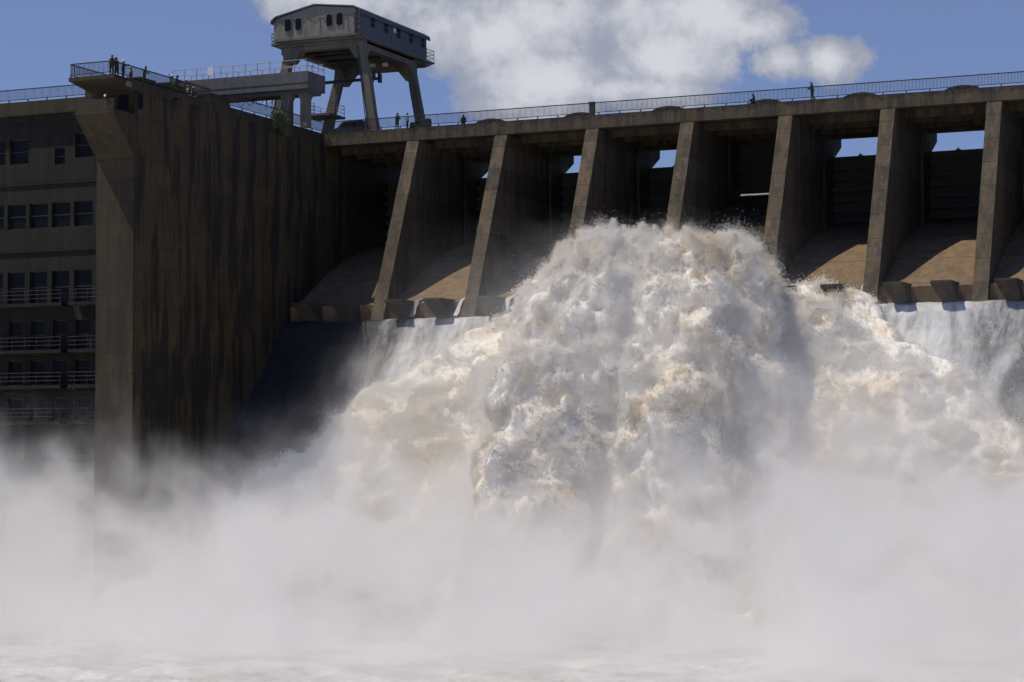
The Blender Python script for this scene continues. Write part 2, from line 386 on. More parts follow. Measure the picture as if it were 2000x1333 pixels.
for (a,b_,c,e) in ((-5.4,-4.62,46.62,47.9),(-4.05,-3.35,46.65,47.92),(-.2,.5,46.75,48.05),(1.05,1.78,46.78,48.1)):
    wf = MB(); n = 5; rr = .14
    poly = [(a+rr,c),(b_-rr,c),(b_,c+rr),(b_,e-rr),(b_-rr,e),(a+rr,e),(a,e-rr),(a,c+rr)]
    wf.prism_y([(a-.05,c-.05),(b_+.05,c-.05),(b_+.05,e+.05),(a-.05,e+.05)], .985, 1.05); wo = wf.build('house_window', M['house'], ga)
    MB().prism_y(poly, .955, .99).build('window_pane', M['glass'], wo)
for (a,b_) in ((3.95,4.85),(7.2,8.1),(10.3,11.2),(13.5,14.4),(16.6,17.4)):
    wo = MB().box(3.70,3.73,a-.06,b_+.06,46.85,48.1).build('house_window', M['hside'], ga)
    MB().box(3.732,3.75,a,b_,46.92,47.4).box(3.732,3.75,a,b_,47.5,48.04).build('window_pane', M['glass'], wo)
# stripes at the corner (ladder rungs)
cr = MB()
for z in (46.0, 46.7, 47.3): cr.box(3.3,3.8,.93,1.3,z,z+.06)
cr.box(3.25,3.6,.96,1.12,HB,48.05); cr.build('corner_louvre', M['dark'], ga)
MB().box(3.735,3.76,9.5,10.05,47.3,47.8).build('notice_plate', M['white'], ga)
def light_rail(mb, pts, zf, h=1.1, bars=2, post=1.4, r=.035):
    for a, b_ in zip(pts[:-1], pts[1:]):
        a = Vector((*a,0)); b_ = Vector((*b_,0)); L = (b_-a).length
        for k in range(1, bars+1): mb.bar((a.x,a.y,zf+h*k/bars),(b_.x,b_.y,zf+h*k/bars), r, 5)
        n = max(1, round(L/post))
        for i in range(n+1): p = a+(b_-a)*i/n; mb.bar((p.x,p.y,zf),(p.x,p.y,zf+h+.02), r, 5)
    return mb
light_rail(MB(), [(-6.95,2.6),(-7.95,2.6),(-7.95,17.4)], 45.6, 1.2, 3, 2).build('walkway_rail', M['rail'], ga)
light_rail(MB(), [(-6.8,20.1),(3.65,20.1),(3.65,18.1)], 45.66, 1.3, 3, 2).build('walkway_rail', M['rail'], ga)
# trolley beams seen from below with pale gaps
tb = MB()
for y in (5.5, 7.5, 10.5): tb.box(-5.2,2.75,y,y+.35,44.75,45.3)
tb.build('trolley_beam', M['dark'], ga)
for x in (-.8, .8): MB().box(x,x+.55,12.5,12.9,44.2,44.6).build('sky_gap_block', M['white'], ga)  # white blocks standing in for bright sky showing between the trolley beams
# platform and ladder at back left leg
pf = MB(); pf.box(-9.6,-6.3,13.0,16.9,39.2,39.45); pf.build('platform', M['gantry'], ga)
light_rail(MB(), [(-8.3,13.1),(-9.5,13.1),(-9.5,16.8),(-6.4,16.8),(-6.4,13.1)], 39.45, 1.25, 3, 1.8).build('platform_rail', M['galv'], ga)
ld = MB()
for (xa, za, xb, zb) in ((-9.3,39.2,-9.5,DT),(-5.9,39.4,-5.4,44.4)):
    for y in (13.4, 14.0): ld.bar((xa,y,za),(xb,y,zb),.04,5)
    for k in range(12):
        t_ = (k+.5)/12; ld.bar((xa+(xb-xa)*t_,13.4,za+(zb-za)*t_),(xa+(xb-xa)*t_,14.0,za+(zb-za)*t_),.025,4)
ld.build('ladder', M['galv'], ga)
pc = MB()
pc.bar((4.25,2.0,35.2),(3.05,2.0,44.6),.05).bar((4.42,2.0,35.2),(3.2,2.0,44.6),.03).bar((-6.9,3.2,45.2),(3.7,3.2,45.2),.05)
pc.build('cable_conduit', M['dark'], ga)
for x in (-4.9,-2.9,-1.0,.9,2.4): MB().box(x,x+.035,.985,1.02,HB+.05,47.9).build('panel_seam', M['hside'], ga)
MB().box(-6.8,3.55,.975,1.02,47.74,47.79).build('panel_seam', M['hside'], ga)
for y in (4.8,6.6,9.0,12.4,15.2): MB().box(3.70,3.715,y,y+.05,HB,47.95).build('panel_seam', M['hside'], ga)
# lifting beam, ropes, hook
lb = empty('lifting_beam', (-1, 9, 42)); tag(lb, 'long dark lifting beam hanging from ropes under the gantry crane', 'lifting beam')
MB().box(-5.6,2.15,8.85,9.15,41.98,42.28).build('beam', M['dark'], lb)
MB().box(2.1,2.4,8.75,9.25,41.65,42.65).box(1.35,1.65,8.85,9.15,42.3,42.85).build('end_block', M['dark'], lb)
MB().bar((1.38,9,42.85),(1.32,9,45.3),.025).bar((1.62,9,42.85),(1.68,9,45.3),.025).build('rope', M['dark'], lb)
MB().path([(1.45,9,41.95),(1.3,9,41.3),(1.0,9,40.9)], .09).path([(-1.9,9,42.3),(-1.5,9,42.85),(-1.2,9,43.1)], .1).build('latch', M['dark'], lb)
hk = empty('crane_hook', (-.6,9,44)); tag(hk, 'dark crane hook and block hanging below the gantry girder', 'hook')
MB().box(-1.2,-.35,8.75,9.25,43.95,44.4).bar((-.6,9,44.3),(-.6,9,43.6),.14).build('hook_block', M['dark'], hk)
MB().path([(-.6,9,43.6),(-.6,9,43.4),(-.42,9,43.25),(-.5,9,43.05),(-.7,9,43.05)], .07).build('hook', M['dark'], hk)

# ------------------------------------------------------------------ runway beam
rb = empty('runway_bridge', (0,-5,DT)); tag(rb, 'grey elevated beam bridge with pipe railings reaching out left of the gantry', 'bridge')
MB().box(-15.5,1.35,-6.0,-2.1,38.75,40.6).box(-15.5,1.30,-5.2,-2.9,38.35,38.76).build('beam', M['runway'], rb)
MB().box(-15.5,1.37,-6.04,-6.0,39.35,39.42).build('joint_strip', M['tooth'], rb)
for x in (-1.75, .42):
    MB().loft([[(x-.4,-5.2,DT+.02),(x+.4,-5.2,DT+.02),(x+.4,-4.2,DT+.02),(x-.4,-4.2,DT+.02)],[(x-.4,-5.2,37.7),(x+.4,-5.2,37.7),(x+.4,-4.2,37.7),(x-.4,-4.2,37.7)],[(x-.65,-5.3,38.36),(x+.65,-5.3,38.36),(x+.65,-4.1,38.36),(x-.65,-4.1,38.36)]]).build('column', M['gantry'], rb)
MB().loft([[(x-.4,-5.2,DT+.02),(x+.4,-5.2,DT+.02),(x+.4,-4.2,DT+.02),(x-.4,-4.2,DT+.02)] if False else [(-14.9,-5.2,DT+.02),(-14.1,-5.2,DT+.02),(-14.1,-4.2,DT+.02),(-14.9,-4.2,DT+.02)],[(-14.9,-5.2,38.36),(-14.1,-5.2,38.36),(-14.1,-4.2,38.36),(-14.9,-4.2,38.36)]]).build('column', M['gantry'], rb)
light_rail(MB(), [(-15.4,-5.9),(1.25,-5.9),(1.25,-2.2)], 40.6, 1.25, 2, 1.45).build('pipe_rail', M['galv'], rb)
light_rail(MB(), [(-15.4,-2.2),(1.25,-2.2)], 40.6, 1.25, 2, 1.45).build('pipe_rail', M['galv'], rb)
MB().box(-10.95,-10.25,-5.99,-5.95,41.0,41.85).build('sign_plate', M['white'], rb)
cb = MB()
for k in range(4):
    x0 = -8.2+k*1.15; cb.path([(x0+1.15*t_, -4.5, 38.35-.75*math.sin(math.pi*t_)) for t_ in np.linspace(0,1,9)], .035)
for x in (-4.4,-3.7,-3.3): cb.bar((x,-4.5,38.36),(x-.15,-4.5,37.1),.05)
thing_mb(cb, 'hanging_cable', 'loops of black cable hanging under the elevated beam', 'cable', M['dark'])

# ------------------------------------------------------------------ vehicle
car = empty('parked_car', (0.9,4.3,DT+.02)); tag(car, 'dark blue off-road car parked behind the crest railing by the gantry leg', 'car')
cz = DT+.02; CX, CY = 1.0, 4.3
prof = [(-2.25,.45),(-2.3,.85),(-2.2,1.02),(-1.2,1.12),(-.7,1.62),(-.4,1.78),(1.9,1.8),(2.2,1.55),(2.3,1.0),(2.28,.45)]
bd = MB().loft([[(CX+x*.98,CY-.85,cz+z-.02) for x,z in prof],[(CX+x,CY-.72,cz+z) for x,z in prof],[(CX+x,CY+.72,cz+z) for x,z in prof],[(CX+x*.98,CY+.85,cz+z-.02) for x,z in prof]])
bd.build('body', M['carpaint'], car)
for s in (-1, 1):
    for (a, b_) in ((-.75,.3),(.42,1.3),(1.42,2.0)):
        o = MB().prism_y([(CX+a+(.12 if a<-.5 else 0),cz+1.12),(CX+b_,cz+1.12),(CX+b_,cz+1.62),(CX+a+(.45 if a<-.5 else 0),cz+1.62)], CY+s*.87-.012, CY+s*.87+.012).build('side_window', M['glass'], car)
for x in (-1.45,1.5):
    for s in (-1,1):
        wh = MB().bar((CX+x,CY+s*.72,cz+.36),(CX+x,CY+s*.9,cz+.36),.36,16).build('wheel', M['rubber'], car)
        MB().bar((CX+x,CY+s*.89,cz+.36),(CX+x,CY+s*.915,cz+.36),.2,12).build('rim', M['galv'], wh)
for s in (-1,1): MB().box(CX-2.3,CX-2.2,CY+s*.55-.15,CY+s*.55+.15,cz+.72,cz+.9).build('headlight', M['galv'], car)
mc = empty('generator', (10.7,1.6,DT)); tag(mc, 'low black generator cart beside the gantry leg and the man in a white shirt', 'generator')
MB().box(9.8,12.0,1.3,2.1,DT+.25,DT+.8).box(11.0,12.0,1.35,2.05,DT+.8,DT+1.1).build('body', M['dark'], mc)
for x in (10.1,11.7): MB().bar((x,1.25,DT+.27),(x,1.12,DT+.27),.25,12).build('wheel', M['rubber'], mc)

# ------------------------------------------------------------------ bush
bu = empty('bush', (.1,-10.4,34.6)); tag(bu, 'scruffy green bush growing over the top edge of the side wall', 'bush')
lv = MB(); stems = MB()
for k in range(34):
    a = random.uniform(0,2*math.pi); L = random.uniform(.7,2.0); el = random.uniform(-.4,1.35)
    d_ = Vector((abs(math.cos(a))*.5*math.cos(el)+.12, math.sin(a)*.95*math.cos(el), math.sin(el)*1.0))
    base = Vector((.1,-10.4+random.uniform(-.25,.25),34.6)); pts = [base+d_*L*t_+Vector((0,0,-.28*t_*t_*L*(.3+abs(math.cos(el))))) for t_ in np.linspace(0,1,7)]
    stems.path([tuple(p) for p in pts], .014, 4)
    for p in pts[1:]:
        for _ in range(34):
            q = p+Vector((random.gauss(0,.13),random.gauss(0,.16),random.gauss(0,.15)))
            if q.x < .12: q.x = .12+random.random()*.25
            u = Vector((random.gauss(0,1),random.gauss(0,1),random.gauss(0,1))).normalized()*.085; w_ = u.orthogonal().normalized()*.035
            lv.add([tuple(q-u),tuple(q+w_),tuple(q+u),tuple(q-w_)], [(0,1,2,3)])
lv.build('foliage', plain('bush_leaf', (.065,.09,.03), .6, 0, .5, 6), bu); stems.build('stem', M['hair'], bu)

# ------------------------------------------------------------------ people
def cloth(name, top, legs, skin=(.16,.09,.06)):
    m = bpy.data.materials.new(name); m.use_nodes = True; t = NT(m.node_tree); p = m.node_tree.nodes['Principled BSDF']
    tc = t.node('ShaderNodeTexCoord'); sp = t.node('ShaderNodeSeparateXYZ'); t.link(tc.outputs['Object'], sp.inputs[0])
    c = t.mix(t.ramp(sp.outputs[2], .90, .93), legs, top); c = t.mix(t.ramp(sp.outputs[2], 1.47, 1.49), c, skin)
    t.link(c, p.inputs['Base Color']); p.inputs['Roughness'].default_value = .85; return m
CL = {'navy': cloth('navy_clothes', (.012,.017,.05), (.009,.012,.03)), 'black': cloth('black_clothes', (.014,.014,.018), (.012,.012,.015)),
      'white': cloth('white_shirt', (.6,.6,.62), (.03,.04,.06)), 'grey': cloth('grey_clothes', (.035,.035,.045), (.02,.02,.025)),
      'red': cloth('rust_jacket', (.12,.045,.03), (.02,.02,.025)), 'work': cloth('work_clothes', (.03,.045,.06), (.018,.02,.03))}
def person(label, loc, face, cl='navy', h=1.75, lean=0., pose='stand', arms=('down','down'), hat=None, vest=False, group='people on the dam'):
    """face: heading in degrees (0 = +X). Body is one skinned mesh."""
    root = empty('person', loc); root.rotation_euler = (0,0,R_(face)); tag(root, label, 'person', group)
    V = []; E = []; Rr = []
    def v(x,y,z,r): V.append((x,y,z)); Rr.append(r*(1.32 if r > .03 else 1.1)); return len(V)-1
    sit = pose in ('sit','crouch')
    hipz = .93 if not sit else (.28 if pose == 'crouch' else .25)
    ln = lambda z: lean*(z-hipz)
    pel = v(0,0,hipz,.155); wst = v(ln(hipz+.2),0,hipz+.2,.14); ch = v(ln(hipz+.42),0,hipz+.42,.165); nk = v(ln(hipz+.58),0,hipz+.58,.065)
    hd = v(ln(hipz+.68)+.02,0,hipz+.68,.095); ht = v(ln(hipz+.78)+.02,0,hipz+.78,.085); nose = v(ln(hipz+.68)+.125,0,hipz+.67,.022)
    E += [(pel,wst),(wst,ch),(ch,nk),(nk,hd),(hd,ht),(hd,nose)]
    for s in (-1,1):
        hp = v(0,s*.1,hipz-.06,.10); E.append((pel,hp))
        if pose == 'stand': kn = v(.02+.03*s,s*.12,.5,.068); an = v(-.02+.05*s,s*.13,.09,.045); ft = v(.15+.05*s,s*.14,.045,.045)
        elif pose == 'crouch': kn = v(.38,s*.16,.45,.068); an = v(.18,s*.14,.09,.045); ft = v(.33,s*.15,.045,.045)
        else: kn = v(.42,s*.14,.42,.068); an = v(.5,s*.13,.09,.045); ft = v(.64,s*.14,.045,.045)
        E += [(hp,kn),(kn,an),(an,ft)]
        sh = v(ln(hipz+.5),s*.19,hipz+.5,.062); E.append((ch,sh)); am = arms[0 if s < 0 else 1]
        sx = ln(hipz+.5); sz = hipz+.5
        P = {'down':((sx+.02,s*.26,sz-.28),(sx+.10,s*.25,sz-.52)), 'rail':((sx+.12,s*.25,sz-.26),(sx+.36,s*.18,sz-.30)),
             'point':((sx+.22,s*.24,sz-.16),(sx+.48,s*.24,sz-.04)), 'raise':((sx+.02,s*.42,sz+.02),(sx+.08,s*.56,sz+.28)),
             'fold':((sx+.08,s*.27,sz-.26),(sx+.26,s*.05,sz-.22))}[am]
        el = v(*P[0],.045); wr = v(*P[1],.032); E += [(sh,el),(el,wr)]
        dx = Vector(P[1])-Vector(P[0]); dx.normalize(); side = dx.cross(Vector((0,0,1))); side = side.normalized() if side.length > .1 else Vector((0,1,0))
        pa = Vector(P[1])+dx*.05; pm = v(*pa,.032); E.append((wr,pm))
        for k, L in ((-1.5,.075),(-.5,.09),(.5,.085),(1.5,.065)):
            f1 = v(*(pa+side*.016*k+dx*L*.9),.0085); E.append((pm,f1))
        th = v(*(pa-dx*.02+side*.05+Vector((0,0,.01))),.010); E.append((wr,th))
    me = bpy.data.meshes.new('body'); me.from_pydata(V, E, []); me.update()
    o = bpy.data.objects.new('body', me); COL.objects.link(o); o.parent = root; me.materials.append(CL[cl])
    md = o.modifiers.new('Skin','SKIN'); md.use_smooth_shade = True
    sv = me.skin_vertices[0].data
    for i, r in enumerate(Rr): sv[i].radius = (r*(1.15 if i < 3 else 1), r); sv[i].use_root = (i == 0)
    ss = o.modifiers.new('Sub','SUBSURF'); ss.levels = 1; ss.render_levels = 1
    root.scale = (h/1.78,)*3
    hx = ln(hipz+.72)+.02; hz = hipz+.74
    def kid(mb, name, mat):
        c = mb.build(name, mat, None, True); c.parent = root; return c
    if hat == 'helmet':
        kid(MB().ball((hx,0,hz+.02),.145,.125,.13,12,8,-.05).ball((hx+.03,0,hz+.015),.19,.14,.02,12,4), 'helmet', M['white'])
    elif hat == 'darkhelmet': kid(MB().ball((hx,0,hz+.02),.145,.125,.13,12,8,-.05).ball((hx+.03,0,hz+.015),.19,.14,.02,12,4), 'helmet', M['dark'])
    elif hat == 'cap': kid(MB().ball((hx,0,hz+.03),.12,.105,.10,12,8,-.05).box(hx+.08,hx+.22,-.07,.07,hz+.03,hz+.045), 'cap', M['dark'])
    elif hat == 'brim': kid(MB().ball((hx,0,hz+.03),.12,.11,.12,12,8,-.05).ball((hx,0,hz+.03),.22,.21,.015,14,4), 'hat', M['dark'])
    else: kid(MB().ball((hx-.025,0,hz+.01),.115,.105,.115,12,8,-.3), 'hair', M['hair'])
    if vest:
        z0, z1 = hipz-.02, hipz+.52
        secs = []
        for z, rx, ry in ((z0,.165,.2),(z0+.2,.16,.19),(z0+.4,.185,.225),(z1,.13,.17)):
            secs.append([(ln(z)+rx*math.cos(a), ry*math.sin(a), z) for a in np.linspace(0,2*math.pi,13)[:-1]])
        vb = kid(MB().loft(secs), 'vest', M['vest'])
        stp = MB()
        for z, rx, ry in ((z0+.13,.172,.205),(z0+.3,.186,.22)):
            r1 = [(ln(z)+rx*math.cos(a), ry*math.sin(a), z) for a in np.linspace(0,2*math.pi,13)[:-1]]; stp.loft([r1,[(p[0],p[1],p[2]+.05) for p in r1]])
        sb = stp.build('reflective_band', M['white'], None, True); sb.parent = vb
    return root
Z = DT+.02
WG = 'people on the side wall'
person('man in dark clothes and peaked cap leaning at the terrace corner', (-.55,-39.45,Z), -20, 'black', 1.85, .12, arms=('rail','rail'), hat='cap', group=WG)
person('man in dark clothes and brimmed hat second from the terrace corner', (-.6,-38.55,Z), 170, 'black', 1.82, .08, arms=('fold','down'), hat='brim', group=WG)
person('slim worker in navy overalls and white helmet resting an arm over the rail', (-.55,-37.55,Z), 20, 'navy', 1.72, .05, arms=('down','point'), hat='helmet', group=WG)
person('worker in yellow vest and white helmet standing alone behind the rail', (-1.5,-34.9,Z), 60, 'work', 1.62, .0, arms=('down','down'), hat='helmet', vest=True, group=WG)
person('bareheaded man in grey clothes leaning forward onto the rail', (-.7,-33.85,Z), 20, 'grey', 1.78, .22, arms=('rail','rail'), group=WG)
person('worker in yellow vest and white helmet raising one arm', (-.85,-28.9,Z), 0, 'black', 1.78, .05, arms=('raise','rail'), hat='helmet', vest=True, group=WG)
person('heavy man in black clothes close behind the worker raising an arm', (-.7,-28.2,Z), 10, 'black', 1.82, .05, arms=('fold','rail'), hat='darkhelmet', group=WG)
person('worker in rust red jacket and white helmet bending over the wall', (-.65,-26.9,Z), 30, 'red', 1.7, .25, arms=('rail','point'), hat='helmet', group=WG)
person('worker in yellow vest and white helmet crouched next to the rust red jacket', (-.75,-26.15,Z+.25), 120, 'work', 1.6, .1, arms=('rail','rail'), pose='sit', hat='helmet', vest=True, group=WG)
person('last worker in yellow vest at the right end of the group on the wall', (-.65,-25.45,Z+.15), 30, 'work', 1.6, .15, arms=('rail','rail'), pose='sit', hat='helmet', vest=True, group=WG)
CG = 'people on the crest deck'
person('man in navy clothes gesturing with both hands between the gantry legs', (8.55,.75,Z), -15, 'navy', 1.8, .04, arms=('point','rail'), hat='cap', group=CG)
person('man in white shirt with folded arms beside the generator cart', (9.65,1.0,Z), 200, 'white', 1.76, .0, arms=('fold','fold'), group=CG)
person('person in black sitting on the generator cart against the gantry leg', (11.1,.72,Z+.2), -90, 'black', 1.7, .1, pose='sit', arms=('rail','rail'), group=CG)
person('person in dark clothes crouching behind the crest railing right of the gantry', (16.45,.7,Z), -90, 'black', 1.75, .1, pose='crouch', arms=('rail','down'), group=CG)
person('lone person in black with a cap looking down over the crest railing', (54.35,.6,Z), 180, 'black', 1.8, .1, arms=('rail','rail'), hat='cap', group=CG)
person('person in dark clothes sitting on the deck next to a hoist cover', (48.35,.7,Z), 200, 'black', 1.75, .1, pose='crouch', arms=('rail','rail'), hat='cap', group=CG)

# ------------------------------------------------------------------ numpy noise
PERM = RNG.permutation(256).astype(np.int32); PERM = np.concatenate([PERM, PERM])
GR = RNG.normal(size=(256,3)).astype(np.float32); GR /= np.linalg.norm(GR, axis=1, keepdims=True)
def pnoise(p):
    out = np.empty(len(p), np.float32)
    for s in range(0, len(p), 400000):
        q = p[s:s+400000]; i = np.floor(q).astype(np.int32); f = (q-i).astype(np.float32); i &= 255
        u = f*f*f*(f*(f*6-15)+10); r = 0
        for dx in (0,1):
            wx = u[:,0] if dx else 1-u[:,0]; hx = PERM[(i[:,0]+dx) & 255]
            for dy in (0,1):
                wy = u[:,1] if dy else 1-u[:,1]; hy = PERM[hx+((i[:,1]+dy) & 255)]
                for dz in (0,1):
                    wz = u[:,2] if dz else 1-u[:,2]; g = GR[PERM[hy+((i[:,2]+dz) & 255)]]
                    r = r+wx*wy*wz*(g[:,0]*(f[:,0]-dx)+g[:,1]*(f[:,1]-dy)+g[:,2]*(f[:,2]-dz))
        out[s:s+400000] = r
    return out

# ------------------------------------------------------------------ implicit water body
HV = .28
lo = np.array([6., -50., -15.]); hi = np.array([96., -6.6, 24.])
N = ((hi-lo)/HV).astype(int)+1
gx, gy, gz = [lo[k]+HV*np.arange(N[k]) for k in range(3)]
F = np.full(tuple(N), 9.0, np.float32)
# layer of foam riding on the apron between two spreading edges
XX, YY = np.meshgrid(gx, gy, indexing='ij')
s_ = -8.0-YY                                   # distance downstream of the lip
xl = np.interp(s_, [0,1.3,3.5,6.6,9.7,14,22,30], [26.5,25.2,20.8,17.8,14.0,11.0,6.0,2.0])
xr = np.interp(s_, [0,2.6,7.5,12.9,20,30], [62.0,65.5,70.8,78.5,88,99])
n2 = pnoise(np.stack([XX.ravel()*.16, YY.ravel()*.16, XX.ravel()*0+3.3], 1)).reshape(XX.shape)
n3 = pnoise(np.stack([XX.ravel()*.5, YY.ravel()*.35, XX.ravel()*0+9.1], 1)).reshape(XX.shape)
ins = np.minimum(XX-xl, xr-XX)+1.6*n2*2+.9*n3*2
edge = np.clip(ins/2.2, -1, 1)
grow = np.interp(s_, [-2,0,3,8,16,30], [.4,.9,1.7,2.6,3.4,4.6])
th = np.where(ins > 0, grow*(.45+.55*np.clip(ins/7, 0, 1)**.5)*np.clip(ins/1.0, 0, 1)**.5, -.9)
th = np.where(ins > 0, th*np.interp(XX, [56,66], [1,.62]), th)
# raised muddy ridges along the two edges of the spreading flow
th += np.where(ins > 0, 1.0*np.exp(-((ins-1.7)/1.3)**2)*np.clip(s_/5, 0, 1), 0)
# second surge over the lip right of the tall burst
th += 1.5*np.exp(-((XX-56.5)/5.5)**2)*np.exp(-((s_-3.5)/5.0)**2)+1.6*np.exp(-((XX-xr+9)/7.)**2)*np.clip(s_/6,0,1)*(ins > 0)
B = (gz[None,None,:]-(shz(YY)+th)[:,:,None])*.72
F = np.minimum(F, B.astype(np.float32))
# ballistic jets thrown up by the splitter blocks
sph = []
def jet(x0, vx, vy, vz, r0=.8, gr=1.0, t1=4.2, z0=15.0, y0=-9.5):
    t = 0.0
    while t < t1:
        z = z0+vz*t-4.9*t*t; y = y0-vy*t
        if z < -15 or y < -52: break
        sph.append((x0+vx*t, y, z, r0+gr*t)); t += .11 if t > .3 else .06
for k in range(130):
    x0 = RNG.uniform(37.4, 49.4); u_ = (x0-43.4)/6.
    jet(x0, u_*1.25+.55+RNG.normal(0,.8), RNG.uniform(3.5,9.5), RNG.uniform(4.5,8.2)*(1-.06*max(u_,0)), RNG.uniform(.5,.9), RNG.uniform(.5,.8))
for k in range(14):
    jet(RNG.uniform(35.8, 39.0), RNG.normal(-.2,.3), RNG.uniform(4,9), RNG.uniform(6.8,8.4), RNG.uniform(.4,.7), RNG.uniform(.5,.75))
for k in range(30):     # lower sheets spreading sideways
    x0 = RNG.uniform(38, 50); jet(x0, RNG.normal(-2.6,1.6), RNG.uniform(4,10), RNG.uniform(-1,2.0), RNG.uniform(.5,.9), RNG.uniform(.4,.7), z0=14.0)
for k in range(0):
    x0 = RNG.uniform(50, 58); jet(x0, RNG.normal(1.2,1.2), RNG.uniform(3,7), RNG.uniform(-2,.5), RNG.uniform(.4,.8), RNG.uniform(.2,.45), z0=13.6)
for k in range(14):
    x0 = RNG.uniform(29, 41); jet(x0, RNG.normal(-1.5,1.0), RNG.uniform(3,6), RNG.uniform(-2,0), RNG.uniform(.4,.7), RNG.uniform(.2,.4), z0=13.4)
for (x, y, z, r) in sph:
    pad = r+2.5
    a = np.maximum(((np.array([x,y,z])-pad-lo)/HV).astype(int), 0); b_ = np.minimum(((np.array([x,y,z])+pad-lo)/HV).astype(int)+1, N)
    if (b_ <= a).any(): continue
    d2 = (gx[a[0]:b_[0],None,None]-x)**2+(gy[None,a[1]:b_[1],None]-y)**2+(gz[None,None,a[2]:b_[2]]-z)**2
    dd = (np.sqrt(d2)-r).astype(np.float32); sl = (slice(a[0],b_[0]),slice(a[1],b_[1]),slice(a[2],b_[2]))
    c = F[sl]; k_ = .9; h_ = np.clip(.5+.5*(c-dd)/k_, 0, 1); F[sl] = np.minimum(c, dd)*1.0 if False else (c*(1-h_)+dd*h_-k_*h_*(1-h_))
# billowing detail only near the surface
idx = np.nonzero(np.abs(F.ravel()) < 3.4)[0]
ix, iy, iz = np.unravel_index(idx, F.shape)
P = np.stack([gx[ix], gy[iy], gz[iz]], 1).astype(np.float32)
DEPTH = -F.ravel()[idx]
sdn = np.clip((-8-P[:,1])/6, 0, 1)
warp = np.stack([pnoise(P*.22+7.1), pnoise(P*.22+31.7), pnoise(P*.22+53.3)], 1)*1.6
Q = P+warp
amp = .0
for sc, am in ((.15,3.0),(.30,2.0),(.62,1.25),(1.3,.55)):
    nz = pnoise(Q*(np.array([sc,sc,sc*.9],np.float32) if sc < .5 else np.array([sc*1.25,sc*.6,sc*.7],np.float32))+sc*91); amp = amp+am*(np.abs(nz)*2-.38)
tall = np.clip((P[:,2]-shz(P[:,1])-.6)/3.2, .36, 1)*np.interp(P[:,0], [55,60], [1,.75])*np.clip((-P[:,1]-6.5)/5, .1, 1)
f_ = F.ravel(); f_[idx] -= (amp*.50*tall).astype(np.float32); F = f_.reshape(F.shape)
F[:, :, 0] = 1; F[:, 0, :] = 1; F[0] = 1; F[-1] = 1; F[:, :, -1] = 1; F[:, -1, :] = 1
# cut away anything upstream of the lip between the piers except the open bay
def surface_nets(F):
    n = F.shape; ins = F < 0
    cnt = np.zeros((n[0]-1,n[1]-1,n[2]-1), np.int8)
    for dx in (0,1):
        for dy in (0,1):
            for dz in (0,1): cnt += ins[dx:n[0]-1+dx, dy:n[1]-1+dy, dz:n[2]-1+dz]
    act = (cnt > 0) & (cnt < 8); ai = np.nonzero(act); m = len(ai[0])
    ids = np.full(act.shape, -1, np.int32); ids[ai] = np.arange(m)
    co = {}
    for dx in (0,1):
        for dy in (0,1):
            for dz in (0,1): co[(dx,dy,dz)] = F[ai[0]+dx, ai[1]+dy, ai[2]+dz]
    acc = np.zeros((m,3)); num = np.zeros(m)
    ks = list(co)
    for a in ks:
        for ax in range(3):
            if a[ax] == 0:
                b = list(a); b[ax] = 1; b = tuple(b); fa, fb = co[a], co[b]; cr = (fa < 0) != (fb < 0)
                t = np.where(cr, fa/np.where(cr, fa-fb, 1), 0)
                for k in range(3): acc[:,k] += cr*(a[k]+(t if k == ax else 0))
                num += cr
    vs = acc/num[:,None]+np.stack(ai,1)
    fs = []
    for ax in range(3):
        o1, o2 = [(1,2),(2,0),(0,1)][ax]
        A = ins; sl0 = [slice(1,-1)]*3; sl1 = [slice(1,-1)]*3; sl0[ax] = slice(0,n[ax]-1); sl1[ax] = slice(1,n[ax])
        a = A[tuple(sl0)]; b = A[tuple(sl1)]
        for flip, mask in ((False, a & ~b), (True, ~a & b)):
            q = np.array(np.nonzero(mask)); off = np.array([1,1,1]); off[ax] = 0; q = q+off[:,None]
            def cell(d1, d2):
                c = q.copy(); c[o1] -= d1; c[o2] -= d2; return ids[c[0],c[1],c[2]]
            quad = [cell(1,1),cell(0,1),cell(0,0),cell(1,0)]
            if flip: quad = quad[::-1]
            fs.append(np.stack(quad,1))
    return vs, np.concatenate(fs)
def np_mesh(name, vs, fs, mat, smooth=True):
    me = bpy.data.meshes.new(name); me.vertices.add(len(vs)); me.vertices.foreach_set('co', np.ascontiguousarray(vs, np.float32).ravel())
    k = fs.shape[1]; me.loops.add(len(fs)*k); me.loops.foreach_set('vertex_index', fs.astype(np.int32).ravel())
    me.polygons.add(len(fs)); me.polygons.foreach_set('loop_start', np.arange(0,len(fs)*k,k,dtype=np.int32)); me.polygons.foreach_set('loop_total', np.full(len(fs),k,np.int32))
    me.update(calc_edges=True); me.validate(); me.materials.append(mat)
    if smooth: me.shade_smooth()
    o = bpy.data.objects.new(name, me); COL.objects.link(o); return o
vs, fs = surface_nets(F)
WV = vs*HV+lo
# normals from the field gradient
gi = np.clip(np.round(vs).astype(int), 1, N-2)
Gn = np.stack([F[gi[:,0]+1,gi[:,1],gi[:,2]]-F[gi[:,0]-1,gi[:,1],gi[:,2]], F[gi[:,0],gi[:,1]+1,gi[:,2]]-F[gi[:,0],gi[:,1]-1,gi[:,2]], F[gi[:,0],gi[:,1],gi[:,2]+1]-F[gi[:,0],gi[:,1],gi[:,2]-1]],1)
Gn /= np.linalg.norm(Gn,axis=1,keepdims=True)+1e-6
fine = sum(a*(np.abs(pnoise((WV*s+s*17).astype(np.float32)))*2-.4) for s, a in ((1.9,.10),(3.7,.06)))
hgt = np.clip((WV[:,2]-shz(WV[:,1])-.8)/2.5, .45, 1)
WV2 = WV+Gn*(fine*hgt)[:,None]
